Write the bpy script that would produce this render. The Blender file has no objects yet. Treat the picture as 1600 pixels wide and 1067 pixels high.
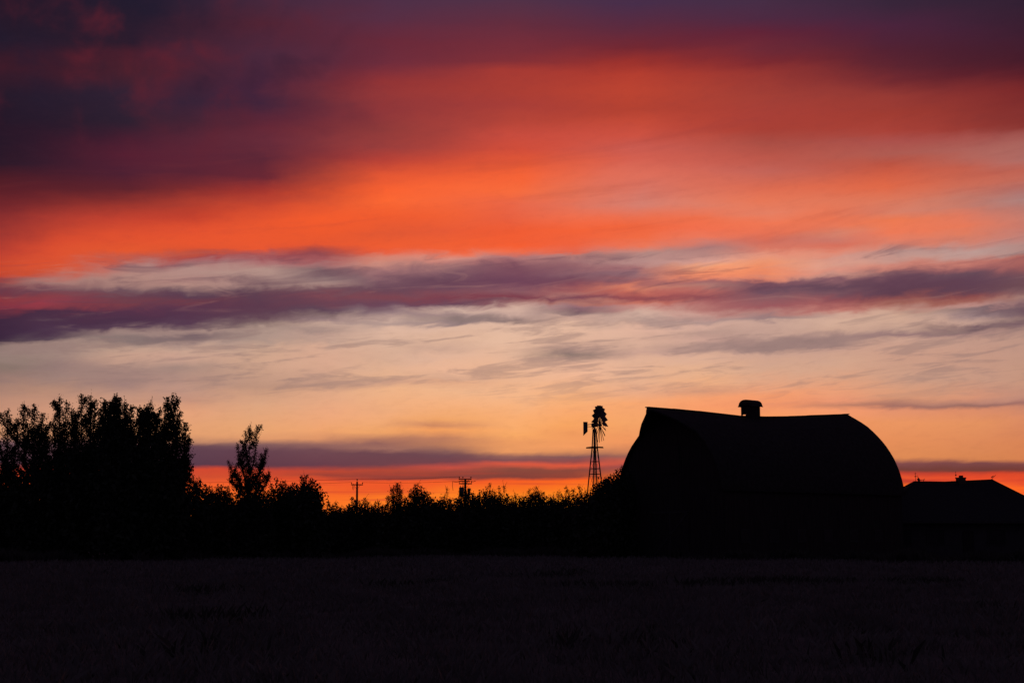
import bpy, bmesh, math, random
import numpy as np
from mathutils import Vector, Matrix

scene = bpy.context.scene
col = scene.collection
R = math.radians

# ------------------------------------------------------------------ camera
FOC = 2222.2           # focal length in photograph pixels (50 mm on 36 mm)
PITCH = R(7.82)
EYE = 1.6
cam_data = bpy.data.cameras.new('camera')
cam_data.lens = 50.0
cam_data.sensor_width = 36.0
cam_data.clip_start = 0.1
cam_data.clip_end = 20000.0
cam = bpy.data.objects.new('camera', cam_data)
col.objects.link(cam)
cam.location = (0, 0, EYE)
cam.rotation_euler = (math.pi / 2 + PITCH, 0, 0)
scene.camera = cam

scene.view_settings.view_transform = 'Standard'
scene.view_settings.look = 'None'
scene.view_settings.exposure = 0.0
scene.view_settings.gamma = 1.0
scene.view_settings.use_curve_mapping = False
scene.cycles.max_bounces = 2
scene.cycles.diffuse_bounces = 1
scene.cycles.glossy_bounces = 1
scene.cycles.use_denoising = True


def at(px, py, depth):
    """world point that the photograph shows at pixel (px, py), at distance y = depth"""
    a = (px - 800.0) / FOC
    b = (533.5 - py) / FOC
    fy = math.cos(PITCH) - b * math.sin(PITCH)
    fz = math.sin(PITCH) + b * math.cos(PITCH)
    k = depth / fy
    return Vector((a * k, depth, EYE + fz * k))


def srgb(c):
    out = []
    for v in c:
        v /= 255.0
        out.append(v / 12.92 if v <= 0.04045 else ((v + 0.055) / 1.055) ** 2.4)
    return out


# ------------------------------------------------------------------ world: a dusk sky of layered cloud
world = bpy.data.worlds.new('World')
scene.world = world
world.use_nodes = True
WT = world.node_tree
WT.nodes.clear()
DEG = 38.78            # one degree of sky in the units used below


class S:
    """small wrapper round a float socket, so that the sky can be written as arithmetic"""
    def __init__(self, sock):
        self.s = sock

    def _op(self, op, o=None, rev=False, third=None, clamp=False):
        n = WT.nodes.new('ShaderNodeMath')
        n.operation = op
        n.use_clamp = clamp
        args = [self] if o is None else ([o, self] if rev else [self, o])
        if third is not None:
            args.append(third)
        for i, a in enumerate(args):
            if isinstance(a, S):
                WT.links.new(a.s, n.inputs[i])
            else:
                n.inputs[i].default_value = a
        return S(n.outputs[0])

    def __add__(self, o): return self._op('ADD', o)
    __radd__ = __add__
    def __sub__(self, o): return self._op('SUBTRACT', o)
    def __rsub__(self, o): return self._op('SUBTRACT', o, True)
    def __mul__(self, o): return self._op('MULTIPLY', o)
    __rmul__ = __mul__
    def __truediv__(self, o): return self._op('DIVIDE', o)
    def clamp01(self): return self._op('ADD', 0.0, clamp=True)


def step(v, lo, hi):
    """smooth step of v from lo (0) to hi (1); lo may be larger than hi"""
    n = WT.nodes.new('ShaderNodeMapRange')
    n.interpolation_type = 'SMOOTHSTEP'
    WT.links.new(v.s, n.inputs['Value'])
    if lo < hi:
        n.inputs['From Min'].default_value, n.inputs['From Max'].default_value = lo, hi
        n.inputs['To Min'].default_value, n.inputs['To Max'].default_value = 0, 1
    else:
        n.inputs['From Min'].default_value, n.inputs['From Max'].default_value = hi, lo
        n.inputs['To Min'].default_value, n.inputs['To Max'].default_value = 1, 0
    return S(n.outputs['Result'])


def noise(x, y, seed, detail=5.0, rough=0.55, dist=0.0):
    c = WT.nodes.new('ShaderNodeCombineXYZ')
    WT.links.new((x + seed * 7.31).s, c.inputs[0])
    WT.links.new((y - seed * 3.17).s, c.inputs[1])
    n = WT.nodes.new('ShaderNodeTexNoise')
    n.noise_dimensions = '2D'
    n.inputs['Scale'].default_value = 1.0
    n.inputs['Detail'].default_value = detail
    n.inputs['Roughness'].default_value = rough
    n.inputs['Distortion'].default_value = dist
    WT.links.new(c.outputs[0], n.inputs['Vector'])
    return S(n.outputs['Fac'])


def ramp(v, lo, hi, stops):
    """colour ramp over v in lo..hi; stops = [(v, rgb)] (any number of them)"""
    stops = sorted(stops)
    chunks = []
    i = 0
    while True:
        chunks.append(stops[i:i + 31])
        if i + 31 >= len(stops):
            break
        i += 30
    out = None
    for ch in chunks:
        n = WT.nodes.new('ShaderNodeValToRGB')
        e = n.color_ramp.elements
        while len(e) < len(ch):
            e.new(0.5)
        a, b = ch[0][0], ch[-1][0]
        for k, (p, c) in enumerate(ch):
            e[k].position = (p - a) / (b - a)
        for k, (p, c) in enumerate(ch):
            e[k].color = (*srgb(c), 1)
        WT.links.new(((v - a) / (b - a)).clamp01().s, n.inputs[0])
        if out is None:
            out = n.outputs[0]
        else:
            out = mix(out, n.outputs[0], v._op('GREATER_THAN', a))
    return out


def mix(a, b, t):
    n = WT.nodes.new('ShaderNodeMix')
    n.data_type = 'RGBA'
    n.clamp_factor = True
    for sock, val in ((n.inputs[6], a), (n.inputs[7], b)):
        if isinstance(val, tuple):
            sock.default_value = (*srgb(val), 1)
        else:
            WT.links.new(val, sock)
    if isinstance(t, S):
        WT.links.new(t.s, n.inputs[0])
    else:
        n.inputs[0].default_value = t
    return n.outputs[2]


def curve(v, pts):
    """piecewise linear curve, pts = [(v, value)]"""
    lo, hi = pts[0][0], pts[-1][0]
    m = max(abs(p[1]) for p in pts) or 1.0
    n = WT.nodes.new('ShaderNodeFloatCurve')
    c = n.mapping.curves[0]
    n.mapping.clip_min_y = -1.0
    n.mapping.clip_min_x = 0.0
    while len(c.points) < len(pts):
        c.points.new(0.5, 0.5)
    for k, (p, val) in enumerate(pts):
        c.points[k].location = ((p - lo) / (hi - lo), val / m)
        c.points[k].handle_type = 'VECTOR'
    n.mapping.update()
    WT.links.new(((v - lo) / (hi - lo)).clamp01().s, n.inputs['Value'])
    return S(n.outputs[0]) * m


tc = WT.nodes.new('ShaderNodeTexCoord')
sep = WT.nodes.new('ShaderNodeSeparateXYZ')
WT.links.new(tc.outputs['Generated'], sep.inputs[0])
dx, dy, dz = S(sep.outputs[0]), S(sep.outputs[1]), S(sep.outputs[2])
AZ = dx._op('ARCTAN2', dy) * (180 / math.pi)
EL = dz._op('ARCSINE') * (180 / math.pi)
X0 = AZ * DEG + 800.0
Y0 = 838.0 - EL * DEG


def sky_y(px, py):
    """elevation, in the sky's own units, of a place in the photograph"""
    v = at(px, py, 1000.0) - Vector((0, 0, EYE))
    return 838.0 - math.degrees(math.asin(v.z / v.length)) * DEG


def sag_py(x):
    """how far the main bank hangs lower towards the south"""
    pts = [(0, 42), (100, 28), (200, 17), (400, 6), (600, 0), (1600, 0)]
    for (a, va), (b, vb) in zip(pts, pts[1:]):
        if x <= b:
            return va + (vb - va) * (max(x, a) - a) / (b - a)
    return 0.0


def hang_py(y):
    pts = [(0, 0), (240, 0.2), (380, 1), (540, 1), (640, 0), (900, 0)]
    for (a, va), (b, vb) in zip(pts, pts[1:]):
        if y <= b:
            return va + (vb - va) * (max(y, a) - a) / (b - a)
    return 0.0


# slow and fine displacement of the cloud layers by wind
tilt = Y0 + 0.10 * X0
n_slow = noise(X0 * (1 / 330.0), tilt * (1 / 85.0), 3.1, 3.0, 0.5) - 0.5
n_fine = noise(X0 * (1 / 120.0), tilt * (1 / 24.0), 7.7, 7.0, 0.62, 0.4) - 0.5
n_side = noise(X0 * (1 / 180.0), tilt * (1 / 60.0), 1.24, 5.0, 0.6) - 0.5
amp_slow = curve(Y0, [(-200, 30), (150, 26), (330, 14), (420, 9), (560, 9), (660, 6), (720, 4), (838, 2)])
amp_fine = curve(Y0, [(-200, 7), (200, 7), (360, 9), (420, 18), (480, 20), (560, 20), (650, 10), (720, 8), (838, 5)])
amp_side = curve(Y0, [(-200, 90), (300, 90), (400, 90), (600, 110), (838, 60)])
n_puff = noise(X0 * (1 / 62.0), (Y0 + 0.05 * X0) * (1 / 24.0), 6.2, 5.0, 0.52, 0.6) - 0.5
amp_puff = curve(Y0, [(-200, 4), (340, 5), (400, 15), (480, 18), (560, 18), (640, 7), (838, 3)])
Xw = X0 + n_side * amp_side
Yw = Y0 + n_slow * amp_slow + n_fine * amp_fine + n_puff * amp_puff
sag_v = curve(Xw, [(0, 42), (100, 28), (200, 17), (400, 6), (600, 0), (1600, 0)])
hang_v = curve(Yw, [(0, 0), (240, 0.2), (380, 1), (540, 1), (640, 0), (900, 0)])
Ys = Yw - sag_v * hang_v

COLS = {
 0: [(0,40,24,40),(60,36,26,42),(110,58,26,40),(150,38,26,42),(200,36,22,38),(255,42,25,40),(275,75,28,38),(300,92,32,40),(330,125,42,45),
     (360,150,52,48),(400,185,62,50),(425,200,72,45),(440,190,68,50),(448,120,50,62),(460,110,48,62),(475,140,52,60),(486,110,45,62),(492,62,38,60),
     (520,55,35,58),(533,58,42,60),(542,130,110,105),(550,150,130,115),(575,135,115,105),(590,150,122,105),(620,175,135,110),(640,195,145,112),
     (680,205,145,108),(692,110,80,88),(722,84,58,72),(736,200,70,58),(755,235,95,52),(790,255,125,45)],
 200: [(0,34,28,46),(60,46,28,44),(80,72,30,44),(110,70,32,45),(150,48,34,52),(190,46,32,48),(220,70,30,48),(245,85,32,50),(270,75,32,50),
     (295,95,36,45),(315,150,52,45),(340,195,66,48),(370,222,80,48),(395,228,88,48),(405,190,90,75),(415,175,125,120),(430,178,135,125),
     (445,165,125,118),(455,110,80,90),(465,115,65,75),(475,120,60,70),(485,85,50,72),(500,75,48,70),(512,88,62,80),(520,160,135,120),
     (530,135,115,112),(545,190,158,132),(560,198,160,132),(580,165,135,118),(600,160,130,115),(615,190,148,120),(640,215,160,120),
     (680,220,155,110),(694,120,85,90),(726,92,60,74),(734,205,72,60),(755,240,100,54),(790,255,128,45)],
 400: [(0,70,40,60),(40,82,36,52),(80,75,40,60),(130,70,36,58),(160,64,36,58),(200,100,40,55),(220,105,44,58),(250,95,40,55),(275,105,40,52),
     (300,170,56,46),(320,210,75,48),(345,228,84,48),(370,235,88,48),(390,232,88,50),(400,160,75,80),(410,170,110,110),(425,180,145,135),
     (440,170,135,128),(455,95,65,80),(475,92,58,76),(495,98,68,82),(508,140,115,110),(515,175,150,130),(530,175,150,130),(545,200,165,135),
     (560,208,168,135),(590,195,155,125),(600,190,150,120),(630,220,168,125),(670,232,165,115),(685,225,155,108),(695,130,92,92),(705,100,65,78),
     (728,98,60,72),(735,200,70,60),(745,215,80,55),(755,240,100,55),(770,250,120,50),(790,255,130,45)],
 600: [(0,78,48,72),(40,88,46,68),(70,105,42,58),(100,112,45,60),(130,145,52,54),(150,150,56,56),(180,140,54,58),(205,142,58,58),(230,155,62,60),
     (250,185,66,55),(270,225,85,52),(295,250,98,50),(315,253,104,52),(340,240,92,48),(365,225,88,52),(385,238,92,50),(395,232,92,58),
     (403,215,130,110),(412,205,140,125),(422,165,115,115),(435,125,88,98),(450,105,70,85),(462,125,70,80),(475,108,72,90),(488,150,125,120),
     (497,200,170,148),(503,175,150,135),(512,222,185,155),(540,218,180,148),(560,215,175,142),(590,232,182,138),(598,205,160,128),(610,238,182,132),
     (650,242,175,118),(675,240,165,105),(685,180,120,95),(692,150,100,92),(700,160,108,95),(708,110,70,78),(725,112,66,74),(735,180,72,65),
     (748,140,62,68),(752,240,95,50),(765,235,95,50),(780,255,135,45),(800,255,140,50)],
 800: [(0,80,50,72),(40,100,45,62),(70,118,46,58),(95,130,48,55),(110,165,58,52),(140,172,62,52),(165,168,62,56),(185,180,68,56),(210,200,76,62),
     (235,210,78,58),(260,235,92,54),(280,246,100,56),(300,248,108,62),(320,235,102,70),(340,232,96,64),(360,240,92,52),(385,245,95,52),
     (395,240,110,75),(402,175,115,115),(415,125,78,92),(440,112,68,88),(455,140,90,98),(465,128,62,75),(472,155,105,105),(480,215,180,155),
     (490,205,172,150),(500,140,115,112),(507,222,185,155),(530,230,190,155),(560,230,185,148),(590,238,185,140),(620,245,185,132),(650,250,178,112),
     (680,250,170,102),(690,235,155,98),(705,235,155,98),(712,150,98,88),(718,130,80,82),(724,220,90,65),(732,140,75,75),(745,130,65,70),
     (750,245,100,45),(765,250,125,40),(785,255,160,45)],
 1000: [(0,72,46,74),(40,92,42,62),(75,115,40,50),(95,155,50,45),(115,180,62,48),(140,188,68,50),(170,180,66,50),(190,195,74,56),(215,205,82,66),
     (235,205,92,80),(255,212,96,80),(275,222,110,90),(300,215,118,102),(320,215,128,112),(340,235,112,80),(355,240,102,62),(370,240,108,70),
     (385,235,120,90),(395,185,140,132),(410,185,140,135),(420,165,110,112),(430,145,105,112),(440,165,100,100),(447,215,125,100),(455,190,100,88),
     (465,150,75,80),(473,200,115,98),(480,205,150,130),(490,215,180,155),(500,190,160,140),(505,180,150,132),(515,225,182,152),(540,215,175,145),
     (550,205,165,140),(565,225,180,145),(590,230,180,140),(610,235,175,130),(630,248,170,108),(660,245,165,105),(690,240,150,95),(710,160,100,85),
     (720,215,95,70),(730,150,75,75),(745,245,110,45),(770,255,150,45)],
 1200: [(0,70,46,70),(30,78,42,66),(55,98,36,55),(80,112,42,54),(100,125,42,48),(115,150,54,50),(145,165,64,54),(175,170,64,55),(200,168,64,54),
     (220,170,78,68),(245,188,88,75),(265,195,100,88),(290,220,108,82),(310,232,120,88),(330,230,128,100),(345,240,120,85),(360,232,115,85),
     (375,210,110,92),(385,215,120,100),(398,230,150,125),(410,238,150,112),(425,240,140,100),(433,220,130,105),(440,125,80,92),(455,112,78,92),
     (465,140,92,98),(478,155,92,89),(488,176,125,112),(497,150,125,118),(503,200,165,142),(520,195,160,138),(530,160,132,118),(545,155,128,115),
     (552,205,165,138),(580,215,170,135),(610,235,165,118),(620,245,160,105),(632,240,152,100),(640,248,158,100),(655,248,158,98),(690,238,145,88),
     (714,180,110,82),(728,135,72,72),(742,215,80,52),(760,255,125,45),(780,255,150,45)],
 1400: [(0,56,38,58),(40,74,36,60),(80,84,34,50),(105,92,36,48),(125,115,42,48),(150,150,58,52),(180,160,60,50),(205,170,66,56),(220,172,82,76),
     (240,175,92,82),(255,188,84,66),(270,205,92,68),(290,225,105,72),(310,220,120,92),(330,215,128,105),(345,238,122,82),(365,238,122,88),
     (385,215,130,110),(395,185,145,138),(405,200,150,138),(415,205,130,115),(425,120,82,92),(440,100,66,82),(455,95,62,78),(465,140,80,79),
     (472,156,96,86),(480,178,128,108),(490,210,172,142),(505,205,168,140),(515,195,160,135),(523,150,120,112),(530,205,165,138),(560,205,160,130),
     (590,205,160,128),(620,220,158,115),(634,165,115,95),(640,228,150,105),(660,235,150,98),(690,228,142,90),(715,222,138,85),(723,130,75,75),
     (735,115,62,66),(741,190,65,60),(748,235,85,55),(752,180,60,55),(760,255,120,45),(775,255,140,40)],
 1600: [(0,50,32,50),(50,62,30,48),(100,70,28,42),(120,82,28,40),(145,120,40,42),(175,130,48,46),(200,135,52,48),(215,160,85,80),(235,175,108,100),
     (250,178,112,105),(265,190,100,85),(280,195,108,92),(300,178,118,112),(312,175,130,125),(325,180,120,112),(345,195,125,112),(360,200,122,108),
     (380,190,130,122),(395,165,130,125),(405,165,95,90),(420,150,88,88),(432,115,80,88),(445,110,75,82),(458,130,95,98),(465,165,130,122),
     (475,110,80,92),(490,95,68,82),(500,105,78,88),(507,150,120,112),(515,185,148,125),(540,190,150,125),(570,195,152,122),(600,200,152,120),
     (622,190,140,115),(630,165,115,98),(636,195,135,105),(650,215,140,98),(690,215,130,85),(720,215,125,78),(726,130,72,70),(737,120,58,62),
     (742,220,75,50),(755,230,85,55),(762,255,110,45),(775,240,100,45),(790,235,95,40)],
}
ODD = {
 100: [(340,170,58,48),(380,215,76,48),(410,222,84,50),(425,205,85,58),(433,185,105,95),(440,165,120,114),(448,125,80,88),(455,104,66,80),(465,135,62,70),(475,150,62,66),
     (485,130,55,66),(492,72,45,66),(515,75,50,72),(529,90,70,82),(538,165,140,122),(559,160,135,118),(573,150,125,112),(590,160,132,115),(610,180,140,112),(640,205,152,116),
     (680,212,150,110),(693,115,82,88),(724,88,60,72),(735,202,70,58),(755,238,98,52),(790,255,126,45)],
 300: [(340,195,65,46),(360,228,82,48),(380,232,86,48),(390,222,84,50),(396,190,80,62),(402,165,75,75),(409,170,110,110),(418,180,140,132),(428,178,138,130),(438,172,128,122),
     (448,180,138,128),(455,130,100,102),(460,90,62,80),(470,112,60,72),(478,95,55,75),(492,84,52,74),(505,88,60,80),(512,120,95,100),(517,165,138,122),(524,120,98,102),(531,130,108,108),
     (537,175,148,130),(546,200,165,138),(556,205,165,138),(573,165,138,120),(590,175,142,122),(607,190,150,125),(627,200,150,118),(644,228,165,118),(677,228,160,112),(690,200,140,105),
     (697,100,68,80),(728,88,58,74),(735,215,75,58),(745,205,78,60),(755,245,105,52),(790,255,128,45)],
 500: [(340,245,92,46),(357,240,90,46),(374,232,88,48),(384,228,86,50),(391,175,75,65),(399,145,72,78),(409,165,90,92),(416,165,110,110),(424,125,95,100),(434,150,122,120),(444,165,132,126),
     (451,120,85,92),(461,125,72,82),(475,108,66,80),(485,95,68,84),(493,130,105,105),(500,150,125,118),(507,195,165,142),(515,165,140,124),(524,190,158,136),(532,190,158,134),(542,215,172,140),
     (569,218,172,138),(590,205,162,130),(603,190,150,122),(613,225,172,130),(644,238,172,122),(671,240,165,112),(686,220,148,104),(694,150,102,94),(702,115,75,82),(727,105,62,74),
     (735,190,72,62),(742,160,66,64),(750,235,95,55),(765,245,110,50),(795,255,132,46)],
 700: [(340,240,96,54),(360,230,90,55),(380,240,95,52),(389,240,98,58),(396,228,130,108),(402,215,145,130),(409,190,125,118),(416,150,105,108),(428,120,82,95),(438,105,68,85),(448,110,72,88),
     (458,130,75,85),(465,125,65,78),(473,105,70,88),(479,175,145,132),(484,205,175,152),(490,165,140,128),(497,140,118,115),(503,150,128,120),(509,222,185,155),(529,222,182,148),(546,205,168,140),
     (556,225,182,148),(576,235,185,145),(593,215,170,135),(598,225,172,130),(610,240,185,135),(634,246,180,122),(655,240,165,105),(664,205,135,97),(671,245,160,95),(684,190,125,95),(694,190,125,92),
     (703,140,95,88),(710,112,72,80),(722,118,68,75),(730,200,80,65),(738,150,70,70),(747,140,62,66),(752,245,100,48),(775,255,140,45)],
 900: [(340,242,110,75),(360,244,100,58),(380,238,98,62),(396,228,105,80),(401,190,130,122),(407,165,115,115),(418,150,100,105),(428,135,92,102),(436,118,75,90),(445,130,75,88),(453,160,90,90),
     (459,165,100,98),(465,120,70,85),(472,175,115,105),(478,150,110,110),(485,120,90,98),(490,140,112,112),(495,205,168,145),(509,228,188,155),(529,226,184,150),(542,190,155,132),(551,140,118,110),
     (559,195,158,132),(569,238,188,150),(590,240,185,142),(610,242,182,130),(627,248,178,115),(644,250,172,105),(664,248,165,98),(677,240,155,95),(698,245,158,98),(705,215,140,92),(712,130,85,85),
     (720,150,75,72),(726,225,90,60),(733,140,72,72),(745,150,68,65),(750,250,110,42),(775,255,150,42)],
 1100: [(340,240,112,75),(357,242,112,78),(370,235,120,92),(380,205,125,112),(391,170,120,118),(401,185,135,128),(409,220,160,145),(416,245,165,125),(424,250,150,108),(433,240,140,105),
     (440,165,105,105),(446,175,120,112),(456,185,105,98),(466,150,80,85),(475,170,104,95),(485,182,122,108),(494,205,160,140),(502,180,150,135),(510,215,175,150),(522,185,152,132),(532,205,165,142),
     (542,170,140,124),(549,190,155,135),(556,222,178,145),(576,230,180,138),(596,238,178,128),(612,215,155,115),(623,248,165,108),(634,248,160,102),(660,248,160,100),(690,240,148,92),
     (712,170,105,84),(729,142,74,74),(744,230,95,50),(760,255,130,45),(780,255,150,45)],
 1300: [(340,238,120,85),(353,238,125,92),(364,215,130,108),(374,205,120,105),(384,215,112,92),(394,225,135,112),(404,212,150,135),(414,222,160,140),(424,228,150,130),(431,205,145,130),(438,140,95,102),
     (448,100,70,85),(456,120,82,92),(465,140,78,85),(475,168,100,90),(482,192,122,104),(490,205,165,140),(502,215,178,148),(515,205,168,140),(524,165,135,120),(532,155,128,115),(542,165,135,120),
     (549,200,160,135),(569,212,168,135),(596,222,165,125),(613,235,162,115),(627,235,155,110),(634,190,130,98),(640,245,158,105),(660,242,152,98),(690,234,144,90),(714,220,138,85),(724,130,75,75),
     (736,118,64,68),(742,205,75,55),(760,255,122,45),(778,255,145,42)],
 1500: [(340,225,122,95),(357,232,122,90),(367,222,125,98),(377,212,128,108),(386,195,140,130),(394,190,155,148),(402,190,150,142),(409,195,120,108),(419,165,100,98),(428,105,75,88),(441,98,66,82),
     (455,100,66,80),(463,136,75,76),(470,160,95,86),(478,190,145,128),(485,130,105,108),(492,155,130,122),(500,195,160,138),(507,120,92,98),(514,115,90,95),(522,165,132,118),(532,195,155,130),
     (556,198,155,128),(596,200,155,125),(620,215,150,112),(627,190,135,108),(633,150,108,92),(639,222,145,100),(660,228,146,96),(690,222,138,90),(718,215,132,82),(724,125,72,72),(736,112,60,64),
     (742,215,70,52),(750,235,85,52),(762,255,120,45),(785,250,115,42)],
}
# between two of the main columns the deck above is simply their mean
for cx in ODD:
    a, b = COLS[cx - 100], COLS[cx + 100]
    ys = sorted({p[0] for p in a + b if p[0] < 330})
    up = []
    for y in ys:
        if up and y - up[-1][0] < 9:
            continue
        m = [0.5 * (np.interp(y, [p[0] for p in a], [p[i] for p in a]) + np.interp(y, [p[0] for p in b], [p[i] for p in b])) for i in (1, 2, 3)]
        up.append((y, *m))
    ODD[cx] = up + ODD[cx]
COLS.update(ODD)
bank = None
for cx in sorted(COLS):
    stops = []
    for (py, r, g, b) in COLS[cx]:
        if r > 140 and 474 < py < 655:
            g, b = g - 3, b + 5
        elif py > 730:
            b *= 0.82
            if py > 748:
                g *= 0.92
        yy = sky_y(cx, py)
        stops.append((yy - sag_py(cx) * hang_py(yy), (r, g, b)))
    c = ramp(Ys, 0, 0, stops)
    if bank is None:
        bank = c
    else:
        bank = mix(bank, c, ((Xw - (cx - 100)) / 100.0).clamp01())

# thin streaks across the pale gap below the main bank
w_broad = noise(X0 * (1 / 190.0), (Y0 + 0.09 * X0) * (1 / 26.0), 2.3, 5.0, 0.6, 0.5)
w_fibre = noise(X0 * (1 / 84.0), (Y0 + 0.09 * X0) * (1 / 10.0), 2.7, 6.0, 0.6, 0.6)
gap = step(Ys, 484, 512) * step(Ys, 660, 580)
wisp = step(w_broad * 0.60 + w_fibre * 0.40, 0.49, 0.64) * gap
bank = mix(bank, (146, 118, 114), wisp * 0.50)
# soft streaks inside the bank
s_bank = noise(X0 * (1 / 170.0), (Y0 + 0.10 * X0) * (1 / 20.0), 3.3, 6.0, 0.6, 0.6)
inbank = step(Ys, 390, 412) * step(Ys, 496, 466)
bank = mix(bank, (94, 62, 80), step(s_bank, 0.50, 0.74) * inbank * 0.50)
bank = mix(bank, (190, 138, 126), step(s_bank, 0.46, 0.24) * inbank * 0.28)
# long faint streaks through the glowing deck
s_deck = noise(X0 * (1 / 420.0), (Y0 + 0.12 * X0) * (1 / 34.0), 5.3, 5.0, 0.55, 0.4)
indeck = step(Yw, 130, 200) * step(Yw + 0.20 * X0, 280, 350) * step(Yw, 395, 360)
bank = mix(bank, (150, 60, 58), step(s_deck, 0.50, 0.78) * indeck * 0.20)
# thin red streaks close to the horizon
s_low = noise(X0 * (1 / 330.0), Y0 * (1 / 6.5), 8.8, 4.0, 0.55, 0.0)
low = step(Y0, 736, 746) * step(Y0, 815, 785)
bank = mix(bank, (205, 66, 44), step(s_low, 0.50, 0.70) * low * 0.50)
# ruddy patches low in the dark deck overhead
patch = noise(X0 * (1 / 92.0), Y0 * (1 / 78.0), 4.1, 4.0, 0.48, 0.2)
deck = step(Y0, 330, 120) * step(X0, 700, 250)
bank = mix(bank, (104, 34, 46), step(patch, 0.46, 0.80) * deck * 0.60)
bank = mix(bank, (33, 27, 46), step(patch, 0.50, 0.22) * deck * 0.55)

# fine mottling of the cloud everywhere
mott = noise(X0 * (1 / 26.0), (Y0 + 0.08 * X0) * (1 / 9.0), 9.4, 4.0, 0.6, 0.3)
bank = mix(bank, (70, 42, 56), step(mott, 0.42, 0.80) * 0.05)

# away from the sunset the sky goes on as plain dusk
sky_tex = WT.nodes.new('ShaderNodeTexSky')
sky_tex.sky_type = 'NISHITA'
sky_tex.sun_disc = False
sky_tex.sun_elevation = R(-2.0)
sky_tex.sun_rotation = R(0.0)
sky_tex.air_density = 1.5
sky_tex.dust_density = 2.0
dusk_scale = WT.nodes.new('ShaderNodeVectorMath')
dusk_scale.operation = 'SCALE'
dusk_scale.inputs['Scale'].default_value = 0.05
WT.links.new(sky_tex.outputs[0], dusk_scale.inputs[0])
dusk_add = WT.nodes.new('ShaderNodeVectorMath')
dusk_add.operation = 'ADD'
WT.links.new(dusk_scale.outputs[0], dusk_add.inputs[0])
dusk_add.inputs[1].default_value = srgb((56, 49, 72))
away = step(AZ._op('ABSOLUTE'), 24.0, 100.0)
high = step(EL, 22.0, 70.0)
far_w = away._op('MAXIMUM', high)
sky_col = mix(bank, dusk_add.outputs[0], far_w)
bg = WT.nodes.new('ShaderNodeBackground')
bg.inputs['Strength'].default_value = 1.0
WT.links.new(sky_col, bg.inputs['Color'])
wout = WT.nodes.new('ShaderNodeOutputWorld')
WT.links.new(bg.outputs[0], wout.inputs['Surface'])
world.cycles.sampling_method = 'MANUAL'
world.cycles.sample_map_resolution = 512

# ------------------------------------------------------------------ helpers
rng = np.random.default_rng(11)
rnd = random.Random(5)


def material(name, base, rough=0.9, var=0.25, scale=3.0, bump=0.0, metal=0.0, stretch=None, spec=0.2):
    m = bpy.data.materials.new(name)
    m.use_nodes = True
    t = m.node_tree
    b = t.nodes['Principled BSDF']
    b.inputs['Roughness'].default_value = rough
    b.inputs['Metallic'].default_value = metal
    b.inputs['Specular IOR Level'].default_value = spec
    co = t.nodes.new('ShaderNodeTexCoord')
    mp = t.nodes.new('ShaderNodeMapping')
    mp.inputs['Scale'].default_value = stretch or (1, 1, 1)
    t.links.new(co.outputs['Object'], mp.inputs[0])
    n = t.nodes.new('ShaderNodeTexNoise')
    n.inputs['Scale'].default_value = scale
    n.inputs['Detail'].default_value = 5
    t.links.new(mp.outputs[0], n.inputs['Vector'])
    r = t.nodes.new('ShaderNodeValToRGB')
    r.color_ramp.elements[0].position = 0.3
    r.color_ramp.elements[1].position = 0.7
    r.color_ramp.elements[0].color = (*[c * (1 - var) for c in base], 1)
    r.color_ramp.elements[1].color = (*[min(1, c * (1 + var)) for c in base], 1)
    t.links.new(n.outputs['Fac'], r.inputs[0])
    t.links.new(r.outputs[0], b.inputs['Base Color'])
    if bump:
        bn = t.nodes.new('ShaderNodeBump')
        bn.inputs['Strength'].default_value = bump
        bn.inputs['Distance'].default_value = 0.03
        t.links.new(n.outputs['Fac'], bn.inputs['Height'])
        t.links.new(bn.outputs[0], b.inputs['Normal'])
    return m


M = {
    'field': material('field_soil', (0.10, 0.088, 0.080), 1.0, 0.30, 0.5, 0.4, spec=0.0),
    'grass': material('dry_grass', (0.140, 0.126, 0.112), 1.0, 0.3, 0.6, spec=0.0),
    'weed': material('dark_weeds', (0.055, 0.052, 0.044), 1.0, 0.3, 1.0, spec=0.0),
    'leaf': material('poplar_leaf', (0.034, 0.042, 0.026), 0.8, 0.35, 1.5, spec=0.1),
    'shrub': material('willow_leaf', (0.038, 0.044, 0.030), 0.85, 0.35, 1.5, spec=0.1),
    'bark': material('bark', (0.060, 0.050, 0.045), 0.95, 0.35, 6.0, 0.4, stretch=(4, 4, 1), spec=0.1),
    'boards': material('weathered_boards', (0.034, 0.028, 0.027), 0.9, 0.3, 2.0, 0.3, stretch=(6, 6, 0.4), spec=0.1),
    'shingle': material('old_shingles', (0.030, 0.027, 0.027), 0.95, 0.3, 4.0, 0.5, spec=0.1),
    'trim': material('dark_trim_paint', (0.05, 0.045, 0.045), 0.8, 0.2, 3.0, spec=0.1),
    'steel': material('dull_galvanised_steel', (0.09, 0.088, 0.085), 0.7, 0.25, 5.0, metal=0.4),
    'siding': material('house_siding', (0.055, 0.05, 0.05), 0.85, 0.15, 2.0, spec=0.1),
    'asphalt_roof': material('asphalt_roofing', (0.028, 0.027, 0.028), 0.95, 0.25, 8.0, 0.3, spec=0.1),
    'brick': material('chimney_brick', (0.10, 0.055, 0.045), 0.9, 0.3, 9.0, 0.3, spec=0.1),
    'glass': material('dusty_glass', (0.03, 0.028, 0.028), 0.7, 0.2, 1.0, spec=0.15),
    'pole': material('pole_wood', (0.060, 0.046, 0.038), 0.9, 0.3, 3.0, 0.2, stretch=(5, 5, 0.6), spec=0.1),
    'cable': material('cable', (0.03, 0.03, 0.03), 0.6, 0.1, 2.0),
    'ceramic': material('brown_ceramic', (0.05, 0.03, 0.025), 0.5, 0.1, 2.0),
}


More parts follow.
